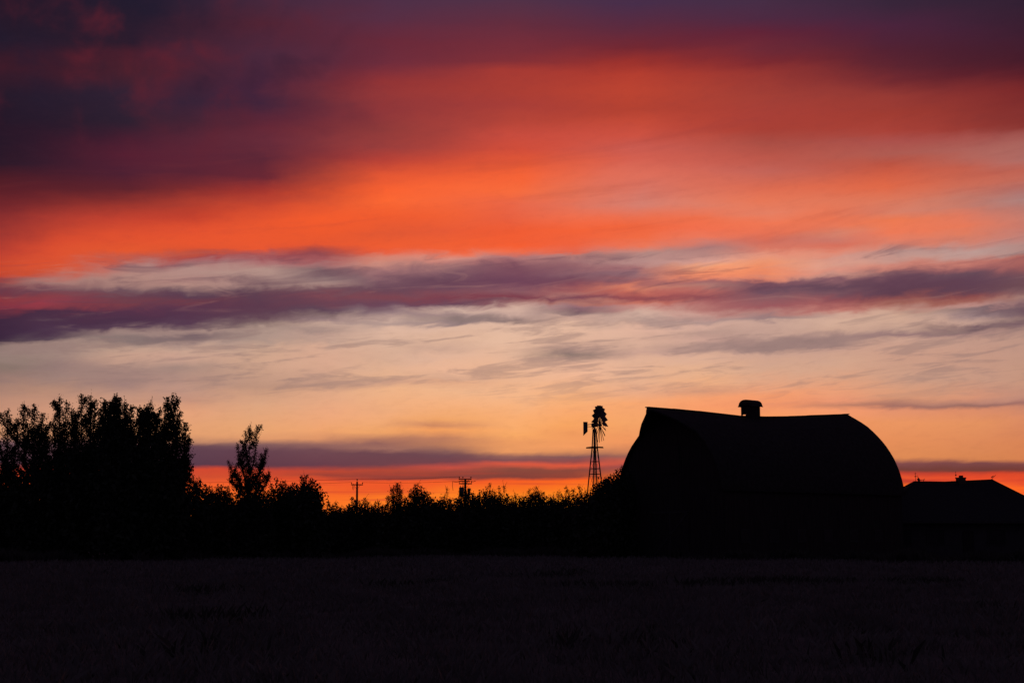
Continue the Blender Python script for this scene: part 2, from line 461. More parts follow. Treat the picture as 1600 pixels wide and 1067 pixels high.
class MB:
    """collects boxes, bars, tubes and faces; build() links them as one mesh object"""
    def __init__(self):
        self.v, self.f = [], []

    def face_block(self, verts, faces):
        o = len(self.v)
        self.v += [tuple(p) for p in verts]
        self.f += [tuple(i + o for i in f) for f in faces]
        return self

    def box(self, lo, hi):
        x0, y0, z0 = lo
        x1, y1, z1 = hi
        vs = [(x0, y0, z0), (x1, y0, z0), (x1, y1, z0), (x0, y1, z0), (x0, y0, z1), (x1, y0, z1), (x1, y1, z1), (x0, y1, z1)]
        return self.face_block(vs, [(0, 3, 2, 1), (4, 5, 6, 7), (0, 1, 5, 4), (1, 2, 6, 5), (2, 3, 7, 6), (3, 0, 4, 7)])

    def tube(self, pts, radii, n=6, cap=True):
        pts = [Vector(p) for p in pts]
        if not isinstance(radii, (list, tuple)):
            radii = [radii] * len(pts)
        vs, fs = [], []
        for i, p in enumerate(pts):
            d = (pts[min(i + 1, len(pts) - 1)] - pts[max(i - 1, 0)])
            if d.length < 1e-9:
                d = Vector((0, 0, 1))
            d.normalize()
            up = Vector((0, 0, 1)) if abs(d.z) < 0.9 else Vector((1, 0, 0))
            a = d.cross(up).normalized()
            b = d.cross(a)
            for k in range(n):
                th = 2 * math.pi * k / n
                vs.append(p + (a * math.cos(th) + b * math.sin(th)) * radii[i])
        for i in range(len(pts) - 1):
            for k in range(n):
                k2 = (k + 1) % n
                fs.append((i * n + k, i * n + k2, (i + 1) * n + k2, (i + 1) * n + k))
        if cap:
            fs.append(tuple(range(n - 1, -1, -1)))
            fs.append(tuple(range((len(pts) - 1) * n, len(pts) * n)))
        return self.face_block(vs, fs)

    def bar(self, a, b, w, h):
        """square-section bar from a to b"""
        a, b = Vector(a), Vector(b)
        d = (b - a).normalized()
        up = Vector((0, 0, 1)) if abs(d.z) < 0.95 else Vector((0, 1, 0))
        s = d.cross(up).normalized() * (w / 2)
        t = s.cross(d).normalized() * (h / 2)
        vs = [a - s - t, a + s - t, a + s + t, a - s + t, b - s - t, b + s - t, b + s + t, b - s + t]
        return self.face_block(vs, [(0, 3, 2, 1), (4, 5, 6, 7), (0, 1, 5, 4), (1, 2, 6, 5), (2, 3, 7, 6), (3, 0, 4, 7)])

    def slab(self, quad, thick):
        """flat polygon given thickness along its normal (both ways)"""
        q = [Vector(p) for p in quad]
        nrm = (q[1] - q[0]).cross(q[2] - q[0]).normalized() * (thick / 2)
        n = len(q)
        vs = [p - nrm for p in q] + [p + nrm for p in q]
        fs = [tuple(range(n - 1, -1, -1)), tuple(range(n, 2 * n))]
        for k in range(n):
            fs.append((k, (k + 1) % n, (k + 1) % n + n, k + n))
        return self.face_block(vs, fs)

    def build(self, name, mat, parent=None, smooth=False):
        me = bpy.data.meshes.new(name)
        me.from_pydata(self.v, [], self.f)
        me.materials.append(M[mat])
        if smooth:
            for p in me.polygons:
                p.use_smooth = True
        ob = bpy.data.objects.new(name, me)
        col.objects.link(ob)
        if parent is not None:
            ob.parent = parent
        return ob


def tag(o, label=None, cat=None, group=None, kind=None):
    for k, v in (('label', label), ('category', cat), ('group', group), ('kind', kind)):
        if v:
            o[k] = v
    return o


def empty(name, loc, rz=0.0, parent=None):
    o = bpy.data.objects.new(name, None)
    col.objects.link(o)
    o.location = loc
    o.rotation_euler = (0, 0, rz)
    o.empty_display_size = 0.3
    if parent is not None:
        o.parent = parent
    return o


def leaf_mesh(name, pos, size, mat, parent, aspect=0.55, upright=0.0):
    """one small bent leaf (two triangles) at every position"""
    pos = np.asarray(pos, dtype=np.float64)
    n = len(pos)
    size = np.asarray(size, dtype=np.float64)
    a = rng.normal(size=(n, 3))
    a[:, 2] += upright
    a /= np.linalg.norm(a, axis=1, keepdims=True) + 1e-9
    b = np.cross(a, rng.normal(size=(n, 3)))
    b /= np.linalg.norm(b, axis=1, keepdims=True) + 1e-9
    c = np.cross(a, b)
    L = size[:, None]
    bend = c * L * rng.uniform(-0.25, 0.25, size=(n, 1))
    v = np.empty((n, 4, 3))
    v[:, 0] = pos - a * L * 0.5
    v[:, 1] = pos + b * L * aspect * 0.5 + bend
    v[:, 2] = pos + a * L * 0.5
    v[:, 3] = pos - b * L * aspect * 0.5 + bend
    me = bpy.data.meshes.new(name)
    me.vertices.add(n * 4)
    me.vertices.foreach_set('co', v.reshape(-1))
    tri = np.arange(n * 4).reshape(n, 4)
    idx = np.concatenate([tri[:, [0, 1, 2]], tri[:, [0, 2, 3]]], axis=1).reshape(-1)
    me.loops.add(n * 6)
    me.loops.foreach_set('vertex_index', idx.astype(np.int32))
    me.polygons.add(n * 2)
    me.polygons.foreach_set('loop_start', np.arange(0, n * 6, 3, dtype=np.int32))
    me.update(calc_edges=True)
    me.materials.append(M[mat])
    ob = bpy.data.objects.new(name, me)
    col.objects.link(ob)
    if parent is not None:
        ob.parent = parent
    return ob


# ------------------------------------------------------------------ the ground
def edge_depth(px):
    """distance of the far edge of the field, seen along photograph column px"""
    xs = [-600, 0, 250, 500, 800, 1000, 1200, 1400, 1600, 2200]
    ds = [78, 90, 104, 116, 124, 112, 103, 96, 91, 82]
    return float(np.interp(px, xs, ds)) + 2.5 * math.sin(px * 0.021) + 1.6 * math.sin(px * 0.067 + 1) + 0.8 * math.sin(px * 0.19)


def ground_z(x, y):
    return 0.05 * math.sin(x * 0.11 + 1.0) * math.sin(y * 0.07) + 0.03 * math.sin(x * 0.37 + y * 0.21)


gx = np.concatenate([[-4000, -1500, -600, -250], np.linspace(-120, 120, 97), [250, 600, 1500, 4000]])
gy = np.concatenate([[-400, -150, -60, -20], np.linspace(-5, 160, 83), [200, 300, 600, 1500, 5000]])
gv, gf = [], []
for j, yy in enumerate(gy):
    for i, xx in enumerate(gx):
        near = 1.0 if abs(xx) < 121 and -6 < yy < 161 else 0.0
        gv.append((xx, yy, ground_z(xx, yy) * near))
nx = len(gx)
for j in range(len(gy) - 1):
    for i in range(nx - 1):
        gf.append((j * nx + i, j * nx + i + 1, (j + 1) * nx + i + 1, (j + 1) * nx + i))
gm = MB()
gm.face_block(gv, gf)
tag(gm.build('ground', 'field', smooth=True), kind='structure')


def blades(name, xs, ys, hs, ws, mat, label, cat, lean=0.35, zoff=0.0):
    n = len(xs)
    z = np.array([ground_z(a, b) if abs(a) < 120 else 0.0 for a, b in zip(xs, ys)]) - 0.02 + zoff
    ang = rng.uniform(0, 2 * math.pi, n)
    w = np.stack([np.cos(ang), np.sin(ang), np.zeros(n)], 1) * ws[:, None] * 0.5
    ln = rng.normal(0, lean, (n, 2)) * hs[:, None]
    base = np.stack([xs, ys, z], 1)
    v = np.empty((n, 4, 3))
    v[:, 0] = base - w
    v[:, 1] = base + w
    mid = base + np.stack([ln[:, 0] * 0.3, ln[:, 1] * 0.3, hs * 0.6], 1)
    v[:, 2] = mid + w * 0.8
    v[:, 3] = base + np.stack([ln[:, 0], ln[:, 1], hs], 1)
    me = bpy.data.meshes.new(name)
    me.vertices.add(n * 4)
    me.vertices.foreach_set('co', v.reshape(-1))
    q = np.arange(n * 4).reshape(n, 4)
    idx = np.concatenate([q[:, [0, 1, 2]], q[:, [0, 2, 3]]], axis=1).reshape(-1)
    me.loops.add(n * 6)
    me.loops.foreach_set('vertex_index', idx.astype(np.int32))
    me.polygons.add(n * 2)
    me.polygons.foreach_set('loop_start', np.arange(0, n * 6, 3, dtype=np.int32))
    me.update(calc_edges=True)
    me.materials.append(M[mat])
    ob = bpy.data.objects.new(name, me)
    col.objects.link(ob)
    tag(ob, label, cat, kind='stuff')
    return ob


def field_points(n, d0, d1, power=1.0):
    d = d0 + (d1 - d0) * rng.uniform(0, 1, n) ** power
    px = rng.uniform(-150, 1750, n)
    return (px - 800) / FOC * d * 1.01, d, px


# stubble of the field: denser close by, in tufts
n = 90000
fx, fd, fpx = field_points(n, 9, 62, 0.8)
tuft = np.sin(fx * 1.7 + np.sin(fd * 0.9) * 2) * np.sin(fd * 1.3 + np.sin(fx * 0.6) * 2)
hs = (0.10 + 0.13 * rng.uniform(0, 1, n)) * (1 + 0.4 * tuft)
blades('field_grass', fx, fd, hs, rng.uniform(0.006, 0.014, n) * (0.7 + fd / 30), 'grass',
       'dim dry grass and stubble covering the dark field', 'grass')
n = 45000
fx, fd, fpx = field_points(n, 60, 128, 1.0)
keep = fd < np.array([edge_depth(p) for p in fpx]) - rng.exponential(5.0, n) + 3
fx, fd = fx[keep], fd[keep]
blades('field_grass', fx, fd, rng.uniform(0.12, 0.3, len(fx)), rng.uniform(0.04, 0.07, len(fx)), 'grass',
       'dim dry grass on the far side of the dark field by the trees', 'grass')
# darker weed clumps that stand in a broken row across the field
cx_, cy_, ch_ = [], [], []
for (px, py, w, cnt) in [(1070, 911, 10, 90), (1086, 911, 8, 80), (1110, 910, 9, 90), (1131, 911, 10, 90), (1149, 910, 8, 80), (1170, 910, 8, 90),
                         (1192, 909, 11, 100), (1213, 911, 8, 80), (1235, 909, 16, 150), (1268, 911, 9, 80), (1310, 910, 22, 150), (1385, 910, 10, 90),
                         (1430, 910, 20, 140), (1475, 910, 26, 150), (960, 914, 70, 420), (860, 898, 40, 220), (905, 894, 25, 140), (690, 912, 40, 150),
                         (610, 916, 30, 110), (330, 922, 50, 170), (275, 967, 12, 70), (300, 968, 10, 60), (335, 967, 9, 60), (372, 966, 12, 70), (408, 962, 8, 60),
                         (1000, 1005, 60, 60), (880, 1003, 25, 40), (1350, 1028, 50, 50), (330, 1020, 60, 50), (1550, 953, 30, 60)]:
    d = EYE * FOC / (py - 838.0)
    sig = w / FOC * d * 0.6
    cnt = int(cnt * 0.7)
    cx_.append(rng.normal((px - 800) / FOC * d, sig, cnt))
    cy_.append(rng.normal(d, max(0.8, sig * 1.6), cnt))
    ch_.append(rng.uniform(0.12, 0.34, cnt))
cx_, cy_, ch_ = np.concatenate(cx_), np.concatenate(cy_), np.concatenate(ch_)
blades('field_weeds', cx_, cy_, ch_, rng.uniform(0.03, 0.06, len(cx_)), 'weed',
       'dark weed tufts scattered in broken rows across the field', 'weeds')

# tall weeds along the far edge, under the trees and round the barn
n = 26000
px = rng.uniform(-120, 1720, n)
d = np.array([edge_depth(p) for p in px]) - 5 + rng.exponential(6.5, n)
h = rng.uniform(0.25, 0.75, n) * (1 + 0.5 * np.sin(px * 0.05) * np.sin(px * 0.017 + 2))
blades('edge_weeds', (px - 800) / FOC * d, d, h, rng.uniform(0.06, 0.14, n), 'weed',
       'tall dark weeds along the far edge of the field', 'weeds', lean=0.25)


# ------------------------------------------------------------------ the barn
TH = R(39.0)
BD = Vector((math.cos(TH), math.sin(TH), 0))       # along the ridge, to the right and away
BN = Vector((math.sin(TH), -math.cos(TH), 0))      # to the side that faces the field
DG = 106.0
G0 = at(1049, 860, DG)
G0.z = 0
BL, BH = 20.95, 5.30
EAVE = 5.0
ARCH = [(0, 0), (.07, .030), (.14, .062), (.25, .113), (.365, .170), (.46, .232), (.55, .300), (.63, .364), (.70, .425), (.77, .500),
        (.83, .575), (.875, .645), (.915, .715), (.95, .800), (.975, .880), (.992, .950), (1.0, 1.0)]
HOOD = 2.35


def ridge_z(u):
    """height of the sagging ridge, u metres along the barn"""
    us = [-HOOD, 0, 2.3, 4.2, 6.0, 8.0, 10.0, 13.0, 16.5, BL + 0.3]
    pys = [638.8, 641.3, 644.2, 647.0, 649.8, 652.8, 653.6, 653.2, 651.4, 649.2]
    py = float(np.interp(u, us, pys))
    p = G0 + BD * u
    return at(1200, py, p.y).z


barn = empty('barn', G0, TH)
tag(barn, 'large black arched-roof barn with sagging ridge and a small roof vent', 'barn')


def bl(u, v, z):
    return Vector((u, -v, z))      # local frame of the barn: x along the ridge, -y towards the field


def arch_pt(u, k, side, off=0.0):
    f, dr = ARCH[k]
    zr = ridge_z(u)
    z = zr - (zr - EAVE) * dr
    v = f * BH * side
    f2, d2 = ARCH[min(k + 1, len(ARCH) - 1)]
    f1, d1 = ARCH[max(k - 1, 0)]
    tang = Vector(((f2 - f1) * BH, -(d2 - d1) * (zr - EAVE)))
    nrm = Vector((-tang.y, tang.x)).normalized() if k else Vector((0, 1))
    return bl(u, v + nrm.x * off * side, z + nrm.y * off)


us = np.linspace(-0.28, BL + 0.28, 24)
for side, nm in ((1, 'field'), (-1, 'far')):
    mb = MB()
    K = len(ARCH)
    vs, fs = [], []
    for layer in (0.0, 0.10):
        for i, u in enumerate(us):
            for k in range(K):
                p = arch_pt(float(u), k, side, layer)
                wob = 0.012 * math.sin(u * 3.1 + k * 1.7) + 0.01 * math.sin(u * 7.3 + k * 0.6)
                p.z += wob if 0 < k < K - 1 else 0.0
                vs.append(p)
    nU = len(us)
    o2 = nU * K
    for i in range(nU - 1):
        for k in range(K - 1):
            q = (i * K + k, (i + 1) * K + k, (i + 1) * K + k + 1, i * K + k + 1)
            fs.append(q)
            fs.append(tuple(j + o2 for j in reversed(q)))
    for i in range(nU - 1):
        for k in (0, K - 1):
            fs.append((i * K + k, (i + 1) * K + k, (i + 1) * K + k + o2, i * K + k + o2))
    for k in range(K - 1):
        for i in (0, nU - 1):
            fs.append((i * K + k, i * K + k + 1, i * K + k + 1 + o2, i * K + k + o2))
    mb.face_block(vs, fs)
    roof = mb.build('roof', 'shingle', barn)
    # flared board along the eave
    MB().bar(bl(-0.25, side * (BH + 0.17), EAVE - 0.02), bl(BL + 0.25, side * (BH + 0.17), EAVE - 0.02), 0.06, 0.2).build('eave_board', 'shingle', roof)

# hay hood: the roof peak carried out past the gable
mb = MB()
kh = 6
for side in (1, -1):
    tip = bl(-HOOD, 0, ridge_z(-HOOD) + 0.10)
    ring = [arch_pt(-0.30, k, side, 0.10) for k in range(kh + 1)]
    low = [p - Vector((0, 0, 0.14)) for p in ring]
    tl = tip - Vector((0, 0, 0.14))
    # the hood's edge runs from the tip down to the arch, slightly bowed
    rows, rows_l = [], []
    for k in range(kh + 1):
        t = k / kh
        e = tip.lerp(ring[kh], t)
        out = arch_pt(-0.30 - (HOOD - 0.30) * (1 - t), k, side, 0.10)
        rows.append(out)
        rows_l.append(out - Vector((0, 0, 0.12)))
    n = kh + 1
    vs = ring + rows + low + rows_l
    fs = []
    for k in range(kh):
        fs.append((k, k + 1, n + k + 1, n + k))
        fs.append((2 * n + k, 3 * n + k, 3 * n + k + 1, 2 * n + k + 1))
        fs.append((n + k, n + k + 1, 3 * n + k + 1, 3 * n + k))
    mb.face_block(vs, fs)
hood = mb.build('hay_hood', 'shingle', barn)
MB().bar(bl(-HOOD + 0.1, 0, ridge_z(-HOOD) - 0.12), bl(2.5, 0, ridge_z(2.5) - 0.14), 0.10, 0.16).build('hay_rail', 'steel', hood)

# ridge boards, lapped unevenly
u = -HOOD
while u < BL + 0.2:
    ln = rnd.uniform(2.1, 2.9)
    e = min(u + ln, BL + 0.29)
    dz = rnd.uniform(0.045, 0.085)
    MB().bar(bl(u, 0, ridge_z(u) + 0.10 + dz * 0.4), bl(e, 0, ridge_z(e) + 0.09 + dz * 0.4), 0.34, 0.07).build('ridge_board', 'trim', barn)
    u = e + 0.004

# gable walls: upright boards under the arch
for end, uu, sgn in (('near', 0.0, -1), ('far', BL, 1)):
    nb = 26
    for b in range(nb):
        v0 = -BH + 0.02 + (2 * BH - 0.04) * b / nb
        v1 = v0 + (2 * BH - 0.04) / nb - 0.012
        def top(v):
            f = min(1.0, abs(v) / BH)
            dr = float(np.interp(f, [a[0] for a in ARCH], [a[1] for a in ARCH]))
            zr = ridge_z(uu)
            return zr - (zr - EAVE) * dr - 0.03
        th = 0.05 + rnd.uniform(-0.008, 0.008)
        q = [bl(uu, v0, -0.05), bl(uu, v1, -0.05), bl(uu, v1, top(v1)), bl(uu, v0, top(v0))]
        MB().slab(q, th).build('wall_board', 'boards', barn)
    if end == 'near':
        door = MB().slab([bl(-0.06, -1.9, 0.05), bl(-0.06, 1.9, 0.05), bl(-0.06, 1.9, 3.5), bl(-0.06, -1.9, 3.5)], 0.05).build('sliding_door', 'boards', barn)
        d2 = MB()
        for (a, b) in (((-1.85, 0.1), (1.85, 0.1)), ((-1.85, 3.42), (1.85, 3.42)), ((-1.85, 0.1), (1.85, 3.42)), ((0, 0.1), (0, 3.42))):
            d2.bar(bl(-0.10, a[0], a[1]), bl(-0.10, b[0], b[1]), 0.04, 0.14)
        d2.build('door_brace', 'trim', door)
        MB().slab([bl(-0.06, -1.0, 6.3), bl(-0.06, 1.0, 6.3), bl(-0.06, 1.0, 8.3), bl(-0.06, -1.0, 8.3)], 0.05).build('hay_door', 'boards', barn)
for side in (1, -1):
    wall = MB().box((0.03, min(-side * (BH - 0.10), -side * BH), -0.05), (BL - 0.03, max(-side * (BH - 0.10), -side * BH), EAVE + 0.05)).build('side_wall', 'boards', barn)
    for w in range(6):
        u0 = 1.8 + w * 3.1
        y = -side * (BH + 0.012)
        wn = MB().box((u0, y - 0.02, 1.3), (u0 + 0.8, y + 0.02, 2.1)).build('window', 'glass', barn)
        fr = MB()
        for (a, b, c, d_) in ((u0 - 0.08, 1.22, u0, 2.18), (u0 + 0.8, 1.22, u0 + 0.88, 2.18), (u0, 1.22, u0 + 0.8, 1.3), (u0, 2.1, u0 + 0.8, 2.18)):
            fr.box((a, y - 0.03, b), (c, y + 0.03, d_))
        fr.build('window_frame', 'trim', wn)

# roof vent: boarded box with a small hooded roof; boards are missing at one corner, so the sky shows through
cu_c, cl, cw, H = 9.05, 0.53, 0.43, 1.0
zb = ridge_z(cu_c)
cup = empty('roof_vent', bl(cu_c, 0, zb), 0, barn)
for sx in (-1, 1):
    for sy in (-1, 1):
        MB().box((sx * cl - 0.05, sy * cw - 0.05, -0.8), (sx * cl + 0.05, sy * cw + 0.05, H)).build('corner_post', 'boards', cup)


def vent_boards(axis, sgn, lo, hi, gaps):
    """upright boards of one side; gaps = [(from, to, z0, z1)] left open"""
    n = 5
    for i in range(n):
        a = lo + (hi - lo) * i / n
        b = a + (hi - lo) / n - 0.006
        cuts = [(-0.8, H)]
        for (g0, g1, z0, z1) in gaps:
            if a < g1 and b > g0:
                cuts = [(-0.8, z0), (z1, H)]
        for (z0, z1) in cuts:
            if axis == 'x':
                MB().box((a, sgn * cw - 0.018, z0), (b, sgn * cw + 0.018, z1)).build('vent_board', 'boards', cup)
            else:
                MB().box((sgn * cl - 0.018, a, z0), (sgn * cl + 0.018, b, z1)).build('vent_board', 'boards', cup)


# local +y is the far side of the barn, local -x the near end
vent_boards('x', -1, -cl + 0.052, cl - 0.052, [])
vent_boards('x', 1, -cl + 0.052, cl - 0.052, [(-cl + 0.06, -cl + 0.40, -0.30, 0.34)])
vent_boards('y', -1, -cw + 0.052, cw - 0.052, [(cw - 0.48, cw - 0.06, -0.05, 0.26)])
vent_boards('y', 1, -cw + 0.052, cw - 0.052, [])
prof = [(0.0, 0.43), (0.22, 0.41), (0.40, 0.33), (0.53, 0.17), (0.58, -0.02), (0.63, -0.08)]


def vent_end(v):
    return cl + 0.10 + 0.14 * (v / 0.63) ** 1.5


for sy in (1, -1):
    mb = MB()
    vs, fs = [], []
    for lay in (0.0, -0.05):
        for (v, z) in prof:
            e = vent_end(v)
            vs.append((-e, v * sy, H + z + lay))
            vs.append((e, v * sy, H + z + lay))
    P = len(prof)
    o = 2 * P
    for k in range(P - 1):
        fs.append((2 * k, 2 * k + 1, 2 * k + 3, 2 * k + 2))
        fs.append((o + 2 * k, o + 2 * k + 2, o + 2 * k + 3, o + 2 * k + 1))
        for e in (0, 1):
            fs.append((2 * k + e, 2 * k + 2 + e, o + 2 * k + 2 + e, o + 2 * k + e))
    fs.append((2 * P - 2, 2 * P - 1, 4 * P - 1, 4 * P - 2))
    fs.append((0, 1, o + 1, o))
    mb.face_block(vs, fs).build('vent_roof', 'shingle', cup)
for sx in (-1, 1):
    mb = MB()
    vs = []
    for (v, z) in prof[:5]:
        e = sx * (vent_end(v) - 0.08)
        vs += [(e, v, H + z - 0.03), (e, -v, H + z - 0.03)]
    mb.face_block(vs, [(0, 2, 3, 1), (2, 4, 5, 3), (4, 6, 7, 5), (6, 8, 9, 7)]).build('vent_gable', 'boards', cup)

# ------------------------------------------------------------------ the farmhouse beyond the barn
HD = 124.0
hp = at(1495, 860, HD)
house = empty('farmhouse', (hp.x, hp.y, 0), R(4))
tag(house, 'low dark farmhouse with hipped roof, chimney and rooftop aerials', 'house')
hs_ = HD / (FOC * math.cos(PITCH))
HR = at(1500, 751, HD).z            # ridge
HE = 2.9
rl, rr = -62 * hs_ * 1.0, 60 * hs_ * 1.0
dl, dr_ = (HR - HE) / 0.66, (HR - HE) / 0.74
W2 = 5.2
mb = MB()
A, B = (rl, 0, HR - 0.08), (rr, 0, HR + 0.10)
c00, c10, c11, c01 = (rl - dl, -W2, HE), (rr + dr_, -W2, HE), (rr + dr_, W2, HE), (rl - dl, W2, HE)
mid = ((rl + rr) / 2 - 0.8, 0, HR - 0.12)
mb.face_block([A, mid, B, c00, c10, c11, c01],
              [(3, 4, 2, 1, 0), (5, 6, 0, 1, 2), (6, 3, 0), (4, 5, 2), (3, 6, 5, 4)])
hroof = mb.build('roof', 'asphalt_roof', house)
cap_ = MB()
cap_.bar((rl, 0, HR - 0.06), mid[:2] + (HR - 0.09,), 0.25, 0.06)
cap_.bar(mid[:2] + (HR - 0.09,), (rr, 0, HR + 0.12), 0.25, 0.06)
for e, c in ((A, c00), (A, c01), (B, c10), (B, c11)):
    cap_.bar((e[0], e[1], e[2] + 0.02), (c[0], c[1], c[2] + 0.02), 0.22, 0.05)
cap_.build('ridge_cap', 'asphalt_roof', hroof)
fas = MB()
fas.bar((c00[0], -W2 - 0.03, HE - 0.08), (c10[0], -W2 - 0.03, HE - 0.08), 0.05, 0.2)
fas.bar((c00[0] - 0.03, -W2, HE - 0.08), (c01[0] - 0.03, W2, HE - 0.08), 0.05, 0.2)
fas.bar((c10[0] + 0.03, -W2, HE - 0.08), (c11[0] + 0.03, W2, HE - 0.08), 0.05, 0.2)
fas.build('fascia', 'trim', hroof)
wx0, wx1, wy = rl - dl + 0.6, rr + dr_ - 0.6, W2 - 0.6
MB().box((wx0, -wy, -0.1), (wx1, wy, HE - 0.01)).build('wall', 'siding', house)
for k, wxp in enumerate((wx0 + 1.2, wx0 + 4.0, wx0 + 9.2, wx0 + 12.4)):
    wn = MB().box((wxp, -wy - 0.03, 1.0), (wxp + 1.4, -wy + 0.02, 2.2)).build('window', 'glass', house)
    fr = MB()
    for (a, b, c, d_) in ((-0.08, 0.92, 0, 2.28), (1.4, 0.92, 1.48, 2.28), (0, 0.92, 1.4, 1.0), (0, 2.2, 1.4, 2.28), (0.67, 1.0, 0.73, 2.2)):
        fr.box((wxp + a, -wy - 0.05, b), (wxp + c, -wy + 0.01, d_))
    fr.build('window_frame', 'trim', wn)
hd = MB().box((wx0 + 7.0, -wy - 0.04, 0.05), (wx0 + 7.95, -wy + 0.02, 2.1)).build('door', 'boards', house)
MB().tube([(wx0 + 7.1, -wy - 0.1, 1.05), (wx0 + 7.1, -wy - 0.03, 1.05)], 0.03).build('handle', 'steel', hd)


def hx(px):
    return (px - 1495) * hs_


def hz(py):
    return at(1500, py, HD).z


ch = MB()
ch.box((hx(1500.5), -0.35, HR - 0.9), (hx(1511.5), 0.35, hz(747.5)))
ch.box((hx(1500.0), -0.42, hz(747.5) + 0.002), (hx(1512.0), 0.42, hz(745.8)))
chim = ch.build('chimney', 'brick', house)
MB().box((hx(1504.2), -0.18, hz(745.8) + 0.002), (hx(1508.8), 0.18, hz(742.6))).build('chimney_pot', 'brick', chim)


def aerial(base, tip, cross):
    mb = MB()
    mb.tube([base, tip], [0.022, 0.016], 5)
    ob = mb.build('aerial', 'cable', house)
    for (p, q, r) in cross:
        MB().tube([p, q], r, 5).build('aerial_arm', 'cable', ob)
    return ob


aerial((hx(1435), 0, HR - 0.1), (hx(1434.6), 0, hz(738)), [((hx(1433.2), 0, hz(744.6)), (hx(1436.4), 0, hz(744.2)), 0.035), ((hx(1434.6), -0.25, hz(740)), (hx(1434.6), 0.25, hz(740)), 0.015)])
aerial((hx(1439.5), 0, HR - 0.1), (hx(1438.3), 0, hz(742.5)), [((hx(1437.8), 0, hz(745.0)), (hx(1439.6), 0, hz(746.3)), 0.02)])
aerial((hx(1447), 0.1, HR - 0.1), (hx(1449.3), 0.1, hz(747.5)), [((hx(1441), 0.1, hz(750.0)), (hx(1450), 0.1, hz(749.2)), 0.025), ((hx(1439.0), 0.1, hz(747.5)), (hx(1441.2), 0.1, hz(751.5)), 0.12)])
aerial((hx(1500), 0.2, HR - 0.1), (hx(1499.8), 0.2, hz(736.2)), [((hx(1498.8), 0.2, hz(742.0)), (hx(1500.9), 0.2, hz(741.6)), 0.045)])
aerial((hx(1551), 0.0, HR - 0.05), (hx(1562), 0.0, hz(741.5)), [((hx(1554.5), 0.0, hz(745.6)), (hx(1557.5), 0.0, hz(743.6)), 0.045), ((hx(1558.8), -0.2, hz(743.4)), (hx(1558.8), 0.2, hz(743.0)), 0.015)])

# ------------------------------------------------------------------ the wind pump
WD = 113.0
ws_ = WD / (FOC * math.cos(PITCH))
wb = at(930.6, 868, WD)
pump = empty('wind_pump', (wb.x, wb.y, 0), R(27))
tag(pump, 'old steel wind pump on a lattice tower with lower blades missing', 'wind pump')


def wz(py):
    return at(930, py, WD).z


z_plat, z_top = wz(699.0), wz(668.0)
half0 = 22.5 * ws_ / 1.345
half1 = 3.9 * ws_ / 1.345


def leg_half(z):
    t = z / z_plat
    return half0 + (half1 - half0) * t


for sx in (-1, 1):
    for sy in (-1, 1):
        h0, h1 = leg_half(-0.1), leg_half(z_plat)
        lg = MB().bar((sx * h0, sy * h0, -0.1), (sx * h1, sy * h1, z_plat + 0.02), 0.07, 0.07)
        lg.bar((sx * h1, sy * h1, z_plat + 0.02), (sx * 0.085, sy * 0.085, z_top - 0.1), 0.07, 0.07)
        lg.build('leg', 'steel', pump)
for py in (836, 806, 775, 740.5, 732.0, 721.0):
    z = wz(py)
    h = leg_half(z)
    for (a, b) in (((-h, -h), (h, -h)), ((h, -h), (h, h)), ((h, h), (-h, h)), ((-h, h), (-h, -h))):
        MB().bar((*a, z), (*b, z), 0.05, 0.05).build('girt', 'steel', pump)
lv = [wz(p) for p in (866, 836, 806, 775, 740.5, 721.0, 700.0)]
for k in range(len(lv) - 1):
    z0, z1 = lv[k], lv[k + 1]
    h0, h1 = leg_half(z0), leg_half(z1)
    for (a, b) in (((-1, -1), (1, -1)), ((1, -1), (1, 1)), ((1, 1), (-1, 1)), ((-1, 1), (-1, -1))):
        MB().tube([(a[0] * h0, a[1] * h0, z0), (b[0] * h1, b[1] * h1, z1)], 0.010, 4).build('brace', 'steel', pump)
pf = MB()
for k in range(5):
    y = -0.42 + k * 0.21
    pf.box((-0.48, y - 0.095, z_plat), (0.48, y + 0.095, z_plat + 0.05))
pf.bar((-0.5, -0.5, z_plat - 0.04), (0.5, -0.5, z_plat - 0.04), 0.05, 0.06)
pf.bar((-0.5, 0.5, z_plat - 0.04), (0.5, 0.5, z_plat - 0.04), 0.05, 0.06)
pf.build('platform', 'boards', pump)
# head: mast pipe, gear case
MB().tube([(0, 0, z_plat - 0.6), (0, 0, z_top)], [0.09, 0.085], 8).build('mast', 'steel', pump)
MB().tube([(0, 0, -0.05), (0, 0, z_plat - 0.4)], 0.028, 6).build('pump_rod', 'steel', pump)
